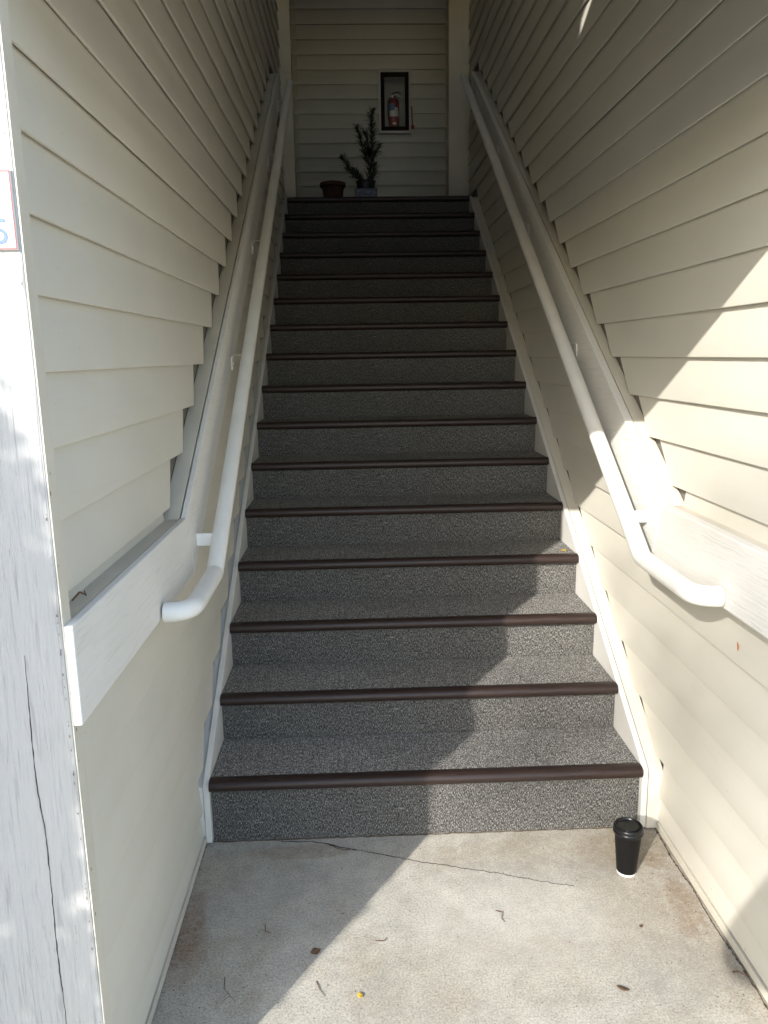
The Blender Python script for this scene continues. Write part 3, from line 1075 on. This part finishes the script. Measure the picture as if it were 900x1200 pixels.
# raised half-moon on the lid with the drinking slot side left low
v, f = [], []
n = 24
ang0 = math.radians(-35)
top = []
for i in range(n + 1):
    a = math.radians(-100 + 200 * i / n) + ang0
    top.append((cx + 0.0335 * math.cos(a), cy + 0.0335 * math.sin(a)))
for zz, sc in ((0.1718, 1.0), (0.1775, 0.93)):
    for (x, y) in top:
        v.append((cx + (x - cx) * sc, cy + (y - cy) * sc, zz))
k = n + 1
for i in range(n):
    f.append((i, i + 1, k + i + 1, k + i))
f.append((n, 0, k, k + n))
f.append(tuple(range(k, 2 * k)))
mesh_obj('raised_panel', v, f, 'lid_black', lid, bev=0.0008, segs=1)
a = ang0 + math.radians(180)
sl = [(cx + 0.026 * math.cos(a + t), cy + 0.026 * math.sin(a + t)) for t in (-0.35, -0.18, 0, 0.18, 0.35)]
v = [(x, y, 0.1724) for x, y in sl] + [(cx + (x - cx) * 0.84, cy + (y - cy) * 0.84, 0.1724) for x, y in sl]
mesh_obj('sip_hole', v, [(i, i + 1, 6 + i, 5 + i) for i in range(4)], 'crack_dark', lid)

for ob in list(cu.children) + list(lid.children):
    for vv in ob.data.vertices:
        vv.co.z *= 0.925

# ------------------------------------------------------------------ unit number plate
sg = empty('number_plate', (-0.83, -1.079, 1.79), 'white number plate with a red border and a blue digit on the corner post', 'sign')
xr, zb_, xl, zt_ = -0.7275, 1.788, -0.90, 1.905
box('plate', xl, xr, -1.0795, -1.0758, zb_, zt_, 'sign_white', sg, bev=0.0008)
yl = -1.0803
box('border', xr - 0.0028, xr - 0.0009, yl, -1.0797, zb_ + 0.0032, zt_ - 0.003, 'sign_red', sg)
box('border', xl + 0.0009, xl + 0.0028, yl, -1.0797, zb_ + 0.0032, zt_ - 0.003, 'sign_red', sg)
box('border', xl + 0.0009, xr - 0.0009, yl, -1.0797, zb_ + 0.0010, zb_ + 0.0030, 'sign_red', sg)
box('border', xl + 0.0009, xr - 0.0009, yl, -1.0797, zt_ - 0.0028, zt_ - 0.001, 'sign_red', sg)
cu_t = bpy.data.curves.new('digit', 'FONT')
cu_t.body = '5'
cu_t.size = 0.050
cu_t.extrude = 0.0004
to = bpy.data.objects.new('digit', cu_t)
C.objects.link(to)
bpy.context.view_layer.update()
dg = bpy.context.evaluated_depsgraph_get()
tm = bpy.data.meshes.new_from_object(to.evaluated_get(dg))
C.objects.unlink(to)
bpy.data.objects.remove(to)
tm.materials.clear()
tm.materials.append(M['sign_blue'])
xs = [vv.co.x for vv in tm.vertices]
ys = [vv.co.y for vv in tm.vertices]
hx, hy0, hy1 = max(xs), min(ys), max(ys)
sc = 0.037 / (hy1 - hy0)
for vv in tm.vertices:
    x, y, z = vv.co
    vv.co = (-0.7415 + (x - hx) * sc, -1.0801 - (0.0004 if z > 0 else -0.0003), 1.797 + (y - hy0) * sc)
to = bpy.data.objects.new('digit', tm)
link(to, sg)


# ------------------------------------------------------------------ fallen leaves, twigs and scraps
def leaf(name, x, y, z, size, rot, mat, label, cat='leaf', curl=0.25, asp=0.5, axis=None):
    v, f = [], []
    n = 6
    for i in range(n + 1):
        s = i / n
        w = size * asp * 0.5 * math.sin(math.pi * (0.06 + 0.9 * s)) * random.uniform(0.85, 1.1)
        xx = (s - 0.5) * size
        zz = 0.002 + curl * size * (2 * s - 1) ** 2 * 0.5
        v += [(xx, -w, zz + w * curl), (xx, 0, zz), (xx, w, zz + w * curl * 1.4)]
    for i in range(n):
        a = i * 3
        f += [(a, a + 3, a + 4, a + 1), (a + 1, a + 4, a + 5, a + 2)]
    R = Matrix.Rotation(rot, 3, 'Z')
    if axis == 'wallR':
        R = Matrix(((0, 0, -1), (math.cos(rot), -math.sin(rot), 0), (math.sin(rot), math.cos(rot), 0)))
    vv = [R @ Vector(p) + Vector((x, y, z)) for p in v]
    o = mesh_obj(name, vv, f, mat, None, smooth=True)
    sm = o.modifiers.new('thick', 'SOLIDIFY')
    sm.thickness = 0.0006
    return tag(o, label, cat)


leaf('fallen_leaf', -0.357, -0.504, 0.0005, 0.030, 0.4, 'leaf_brown', 'crumpled brown leaf on the concrete at the shadow edge', curl=0.5, asp=0.75)
leaf('fallen_leaf', -0.235, -0.655, 0.0005, 0.020, 1.9, 'leaf_yellow', 'small yellow leaf on the sunlit concrete near the bottom edge', curl=0.3, asp=0.8)
leaf('fallen_leaf', 0.445, -0.669, 0.0005, 0.034, -0.5, 'leaf_brown', 'dark dry leaf on the sunlit concrete below the cup', curl=0.2, asp=0.4)
leaf('fallen_leaf', 0.571, -0.454, 0.0005, 0.013, 0.8, 'leaf_brown', 'tiny brown leaf scrap on the concrete in front of the cup', curl=0.4, asp=0.8)
leaf('fallen_leaf', 0.685, 0.905, NZ(4) + 0.013, 0.034, 0.5, 'leaf_yellow', 'yellow leaf on the fourth tread at the right skirt board', curl=0.25, asp=0.6)
leaf('leaf_scrap', 0.7945, -0.447, 0.844, 0.024, 1.35, 'leaf_orange', 'small orange leaf scrap stuck to the sunlit right wall', curl=0.15, asp=0.3, axis='wallR')


def twig(pts, r, mat, label, name='twig'):
    P = fillet(pts, [0.004] * (len(pts) - 2), 3) if len(pts) > 2 else [Vector(p) for p in pts]
    n = len(P)
    o = tube(name, P, [r * (1 - 0.5 * i / n) for i in range(n)], mat, None, 6)
    return tag(o, label, 'twig')


twig([(0.168, -0.365, 0.002), (0.185, -0.378, 0.006), (0.180, -0.400, 0.003), (0.186, -0.412, 0.002)], 0.0014, 'leaf_brown', 'thin curled twig on the sunlit concrete below the first step')
twig([(-0.19, -0.466, 0.002), (-0.165, -0.470, 0.004), (-0.158, -0.455, 0.002)], 0.0013, 'leaf_brown', 'small bent twig on the concrete right of the shadow edge')
twig([(-0.51, -0.385, 0.002), (-0.505, -0.415, 0.004), (-0.488, -0.42, 0.002)], 0.0012, 'leaf_brown', 'short hooked twig on the shaded concrete')
twig([(-0.595, -0.575, 0.002), (-0.590, -0.615, 0.003), (-0.555, -0.655, 0.002)], 0.0010, 'leaf_brown', 'long thin curved stalk on the shaded concrete at the lower left')
twig([(-0.35, -0.60, 0.002), (-0.34, -0.63, 0.003), (-0.325, -0.65, 0.002)], 0.0011, 'leaf_brown', 'thin straight stalk on the concrete left of the yellow leaf')
twig([(0.752, -0.628, 0.003), (0.768, -0.632, 0.006), (0.785, -0.648, 0.004)], 0.0022, 'leaf_brown', 'dark twig on the concrete in the dark round shadow by the right wall')
twig([(-0.752, -0.945, 1.176), (-0.742, -0.93, 1.188), (-0.736, -0.915, 1.178), (-0.742, -0.90, 1.172), (-0.748, -0.89, 1.178)], 0.0022, 'leaf_brown', 'curled brown stalk lying on top of the left rail board', 'dry_stalk')

# scattered crumbs: too many and too small to count
v, f = [], []
for k in range(420):
    side = rnd.random()
    if side < 0.4:
        x = rnd.uniform(0.55, 0.775)
        y = rnd.uniform(-1.0, -0.02)
    elif side < 0.6:
        x = rnd.uniform(-0.75, -0.6)
        y = rnd.uniform(-0.9, -0.02)
    else:
        x = rnd.uniform(-0.7, 0.75)
        y = rnd.uniform(-1.0, -0.01)
    s = rnd.uniform(0.0008, 0.0028)
    b0 = len(v)
    a = rnd.uniform(0, 3)
    for j in range(3):
        v.append((x + s * math.cos(a + j * 2.1) * rnd.uniform(0.5, 1.4), y + s * math.sin(a + j * 2.1) * rnd.uniform(0.5, 1.4), 0.0005))
    v.append((x, y, s * 0.9))
    f += [(b0, b0 + 1, b0 + 3), (b0 + 1, b0 + 2, b0 + 3), (b0 + 2, b0, b0 + 3)]
o = mesh_obj('grit', v, f, 'dirt')
o['kind'] = 'stuff'
tag(o, 'fine grit and crumbs of dirt scattered over the concrete', 'grit')

# ------------------------------------------------------------------ tree in the yard behind the viewer: its limbs shade the post and thin the sun low down
def sunpos(u, v_, t):
    """point seen from the doorway towards the sun: u sideways, v_ height, t steps of the sun's path away"""
    hx, hy = 0.832, -0.5547
    bx_, by_ = u * hx - t, u * hy - 1.5 * t
    s_ = (bx_ + 1.5 * by_) / 3.25
    return Vector((bx_, by_, v_ - 0.951 * s_))


near_clumps = [(-1.5, 0.3, 5.3, 0.7, 0.8, 0.8, 2400), (-2.3, 0.9, 5.2, 0.9, 0.9, 0.9, 2600), (-3.1, 0.3, 5.4, 0.8, 0.7, 0.8, 1800), (-2.4, -0.4, 5.0, 0.9, 0.6, 0.9, 1500)]
far_clumps = [(0.16, 0.46, 13.0, 0.34, 0.26, 0.5, 95), (0.52, 0.50, 13.2, 0.44, 0.32, 0.6, 190), (0.98, 0.50, 12.8, 0.44, 0.38, 0.6, 250),
              (0.62, 0.98, 13.3, 0.44, 0.32, 0.6, 120), (1.02, 1.02, 13.0, 0.46, 0.36, 0.6, 200),
              (2.6, 0.9, 13.0, 0.9, 1.0, 0.9, 1500), (3.5, 0.2, 13.4, 0.9, 0.9, 0.9, 1500), (2.7, -0.7, 12.9, 0.8, 0.8, 0.9, 1300), (3.2, 1.7, 13.1, 0.9, 0.8, 0.9, 1400)]
rt_ = random.Random(21)
ex = Vector((0.832, -0.5547, 0))
ey = Vector((-0.5547, -0.832, 0))
for clumps, ub, tb, lab in ((near_clumps, -2.2, 5.2, 'leafy yard tree standing outside behind the viewer, left of the walk'),
                            (far_clumps, 3.0, 13.0, 'tall thin leafed tree far behind the viewer across the yard')):
    base = sunpos(ub, 0, tb)
    top = sunpos(ub, 0.8, tb)
    base.z = -0.12
    tr = empty('shade_tree', base, lab, 'tree')
    trunk = [base.lerp(top, k / 9) + Vector((0.06 * math.sin(k * 1.3), 0.05 * math.cos(k * 1.7) - 0.05, 0)) for k in range(10)]
    tube('trunk', trunk, [(0.15 if tb < 9 else 0.24) * (1 - 0.085 * k) for k in range(10)], 'bark', tr, 12)
    v, f = [], []
    for (u, vv_, t, ru, rv, rt2, cnt) in clumps:
        cc = sunpos(u, vv_, t)
        root = trunk[7 if tb > 9 else 6]
        mid = root.lerp(cc, 0.55) + Vector((0, 0, -0.15))
        r0 = 0.02 if abs(u - ub) > 1.7 and tb > 9 else 0.05
        tube('limb', [root, mid, cc], [r0, r0 * 0.6, r0 * 0.22], 'bark', tr, 7)
        for k in range(cnt):
            while True:
                q = Vector((rt_.uniform(-1, 1), rt_.uniform(-1, 1), rt_.uniform(-1, 1)))
                if q.length < 1:
                    break
            p = cc + ex * q.x * ru + ey * q.y * rt2 + Vector((0, 0, q.z * rv))
            d = Vector((rt_.uniform(-1, 1), rt_.uniform(-1, 1), rt_.uniform(-1, 0.5))).normalized()
            s = Vector((rt_.uniform(-1, 1), rt_.uniform(-1, 1), rt_.uniform(-1, 1))).cross(d).normalized()
            L, W = rt_.uniform(0.06, 0.10), rt_.uniform(0.018, 0.032)
            b0 = len(v)
            v += [p - d * L * 0.5, p + s * W, p + d * L * 0.5, p - s * W]
            f.append((b0, b0 + 1, b0 + 2, b0 + 3))
    o = mesh_obj('crown', v, f, 'tree_leaf', tr)
    o['kind'] = 'stuff'

# added unseen blocker in shrub form, shaped to shade the lower corner post
sb_ = sunpos(-0.47, 0, 2.0)
sh = empty('shrub_sun_blocker', (sb_.x, sb_.y, 0), 'added shrub-shaped blocker that shades the corner post, outside behind and left of the viewer', 'shrub')
ex = Vector((0.832, -0.5547, 0))
ey = Vector((-0.5547, -0.832, 0))
for k in range(9):
    a = k * 2.4
    p0 = Vector((sb_.x + 0.07 * math.cos(a), sb_.y + 0.07 * math.sin(a), 0.0))
    p1 = p0 + Vector((0.10 * math.cos(a), 0.10 * math.sin(a), 1.1))
    p2 = p0 + Vector((0.26 * math.cos(a), 0.26 * math.sin(a), 2.3))
    tube('stem', [p0, p1, p2], [0.022, 0.014, 0.005], 'bark', sh, 6)
v, f = [], []
ztop = 0.665 + 1.902
for k in range(21000):
    z = 0.06 + (ztop - 0.06) * math.sqrt(rt_.uniform(0.0, 1.0))
    q = Vector((rt_.uniform(-1, 1), rt_.uniform(-1, 1), 0))
    w_ = 0.455 + 0.012 * math.sin(z * 9) - 0.02 * max(0, (z - ztop + 0.12) / 0.12)
    p = Vector((sb_.x, sb_.y, z + 0.03 * math.sin(q.x * 7))) + ex * q.x * w_ + ey * q.y * 0.42
    d = Vector((rt_.uniform(-1, 1), rt_.uniform(-1, 1), rt_.uniform(-0.6, 0.8))).normalized()
    s = Vector((rt_.uniform(-1, 1), rt_.uniform(-1, 1), rt_.uniform(-1, 1))).cross(d).normalized()
    L, W = rt_.uniform(0.035, 0.06), rt_.uniform(0.012, 0.02)
    b0 = len(v)
    v += [p - d * L * 0.5, p + s * W, p + d * L * 0.5, p - s * W]
    f.append((b0, b0 + 1, b0 + 2, b0 + 3))
o = mesh_obj('foliage', v, f, 'tree_leaf', sh)
o['kind'] = 'stuff'

# ------------------------------------------------------------------ the photographer, whose elbow shades the right wall
joints = {
    'pelvis': (-0.19, -2.78, 0.93, 0.135, 0.10), 'waist': (-0.19, -2.78, 1.08, 0.125, 0.095), 'chest': (-0.19, -2.785, 1.28, 0.145, 0.11),
    'collar': (-0.19, -2.79, 1.43, 0.085, 0.07), 'neck': (-0.19, -2.78, 1.50, 0.055, 0.055), 'jaw': (-0.19, -2.755, 1.57, 0.066, 0.075),
    'brow': (-0.19, -2.755, 1.66, 0.076, 0.092), 'crown': (-0.19, -2.77, 1.73, 0.055, 0.065),
    'l_sh': (-0.37, -2.78, 1.41, 0.075, 0.075), 'l_el': (-0.545, -2.56, 1.25, 0.058, 0.058), 'l_fa': (-0.435, -2.51, 1.345, 0.060, 0.060), 'l_wr': (-0.30, -2.425, 1.49, 0.029, 0.024),
    'l_pa': (-0.262, -2.392, 1.555, 0.028, 0.016),
    'r_sh': (-0.01, -2.78, 1.41, 0.058, 0.058), 'r_el': (0.09, -2.57, 1.29, 0.044, 0.044), 'r_fa': (0.00, -2.50, 1.40, 0.040, 0.040), 'r_wr': (-0.12, -2.42, 1.515, 0.029, 0.024),
    'r_pa': (-0.150, -2.392, 1.555, 0.028, 0.016),
    'l_hip': (-0.28, -2.78, 0.87, 0.095, 0.10), 'l_kn': (-0.285, -2.765, 0.50, 0.062, 0.066), 'l_ca': (-0.285, -2.79, 0.34, 0.056, 0.060), 'l_an': (-0.285, -2.80, 0.09, 0.042, 0.046), 'l_to': (-0.30, -2.64, 0.035, 0.045, 0.03),
    'r_hip': (-0.10, -2.78, 0.87, 0.095, 0.10), 'r_kn': (-0.095, -2.765, 0.50, 0.062, 0.066), 'r_ca': (-0.095, -2.79, 0.34, 0.056, 0.060), 'r_an': (-0.095, -2.80, 0.09, 0.042, 0.046), 'r_to': (-0.08, -2.64, 0.035, 0.045, 0.03),
}
bones = ['pelvis waist', 'waist chest', 'chest collar', 'collar neck', 'neck jaw', 'jaw brow', 'brow crown',
         'collar l_sh', 'l_sh l_el', 'l_el l_fa', 'l_fa l_wr', 'l_wr l_pa', 'collar r_sh', 'r_sh r_el', 'r_el r_fa', 'r_fa r_wr', 'r_wr r_pa',
         'pelvis l_hip', 'l_hip l_kn', 'l_kn l_ca', 'l_ca l_an', 'l_an l_to', 'pelvis r_hip', 'r_hip r_kn', 'r_kn r_ca', 'r_ca r_an', 'r_an r_to']
for sgn, pre in ((1, 'l'), (-1, 'r')):
    hx, hy, hz = joints[pre + '_pa'][:3]
    for q in range(4):
        z = hz + 0.035 - q * 0.020
        joints['%s_f%da' % (pre, q)] = (hx + sgn * 0.014, hy + 0.014, z, 0.0085, 0.0085)
        joints['%s_f%db' % (pre, q)] = (hx + sgn * 0.030, hy + 0.022, z + 0.004, 0.008, 0.008)
        joints['%s_f%dc' % (pre, q)] = (hx + sgn * (0.046 - 0.004 * q), hy + 0.018, z + 0.006, 0.007, 0.007)
        bones += ['%s_pa %s_f%da' % (pre, pre, q), '%s_f%da %s_f%db' % (pre, q, pre, q), '%s_f%db %s_f%dc' % (pre, q, pre, q)]
    joints[pre + '_ta'] = (hx + sgn * 0.012, hy - 0.020, hz + 0.004, 0.0095, 0.0095)
    joints[pre + '_tb'] = (hx + sgn * 0.030, hy - 0.024, hz + 0.024, 0.0085, 0.0085)
    bones += ['%s_pa %s_ta' % (pre, pre), '%s_ta %s_tb' % (pre, pre)]
names = list(joints)
me = bpy.data.meshes.new('person_cage')
me.from_pydata([joints[n][:3] for n in names], [tuple(names.index(q) for q in b.split()) for b in bones], [])
cage = bpy.data.objects.new('person_cage', me)
C.objects.link(cage)
sk = cage.modifiers.new('Skin', 'SKIN')
if not me.skin_vertices:
    bpy.context.view_layer.objects.active = cage
for i, n in enumerate(names):
    sv = me.skin_vertices[0].data[i]
    sv.radius = joints[n][3:5]
    sv.use_root = (n == 'pelvis')
sk.use_smooth_shade = True
sb = cage.modifiers.new('Sub', 'SUBSURF')
sb.levels = 2
sb.render_levels = 2
bpy.context.view_layer.update()
dg = bpy.context.evaluated_depsgraph_get()
body = bpy.data.meshes.new_from_object(cage.evaluated_get(dg))
C.objects.unlink(cage)
bpy.data.objects.remove(cage)
body.materials.clear()
for nm in ('skin', 'cloth_navy', 'cloth_denim', 'black_rubber'):
    body.materials.append(M[nm])
for p in body.polygons:
    c_ = p.center
    far = abs(c_.x + 0.19)
    if c_.z < 0.075:
        p.material_index = 3
    elif c_.z < 0.97 and far < 0.25:
        p.material_index = 2
    elif c_.z < 1.475 and c_.y < -2.60:
        p.material_index = 1
    elif c_.y < -2.46 and c_.z < 1.47 and c_.z > 0.97:
        p.material_index = 1
    else:
        p.material_index = 0
    p.use_smooth = True
pe = empty('person', (-0.19, -2.78, 0), 'person in dark top and jeans behind the viewpoint, arms raised to take the picture', 'person')
po = bpy.data.objects.new('body', body)
link(po, pe)
v, f = [], []
rows, cols = 9, 20
for i in range(rows + 1):
    th = math.pi * 0.56 * i / rows
    for k in range(cols):
        a = 2 * math.pi * k / cols
        front = max(0, math.sin(a))
        t2 = th * (1 - 0.45 * front)
        v.append((-0.19 + 0.094 * math.sin(t2) * math.cos(a), -2.768 + 0.112 * math.sin(t2) * math.sin(a), 1.668 + 0.128 * math.cos(t2)))
for i in range(rows):
    for k in range(cols):
        k2 = (k + 1) % cols
        f.append((i * cols + k, i * cols + k2, (i + 1) * cols + k2, (i + 1) * cols + k))
mesh_obj('hair', v, f, 'hair', pe, smooth=True)
ph = empty('phone', (-0.206, -2.375, 1.50), 'dark phone held up in both hands to take the picture', 'phone')
box('phone_body', -0.243, -0.169, -2.378, -2.370, 1.488, 1.640, 'lid_black', ph, bev=0.003)
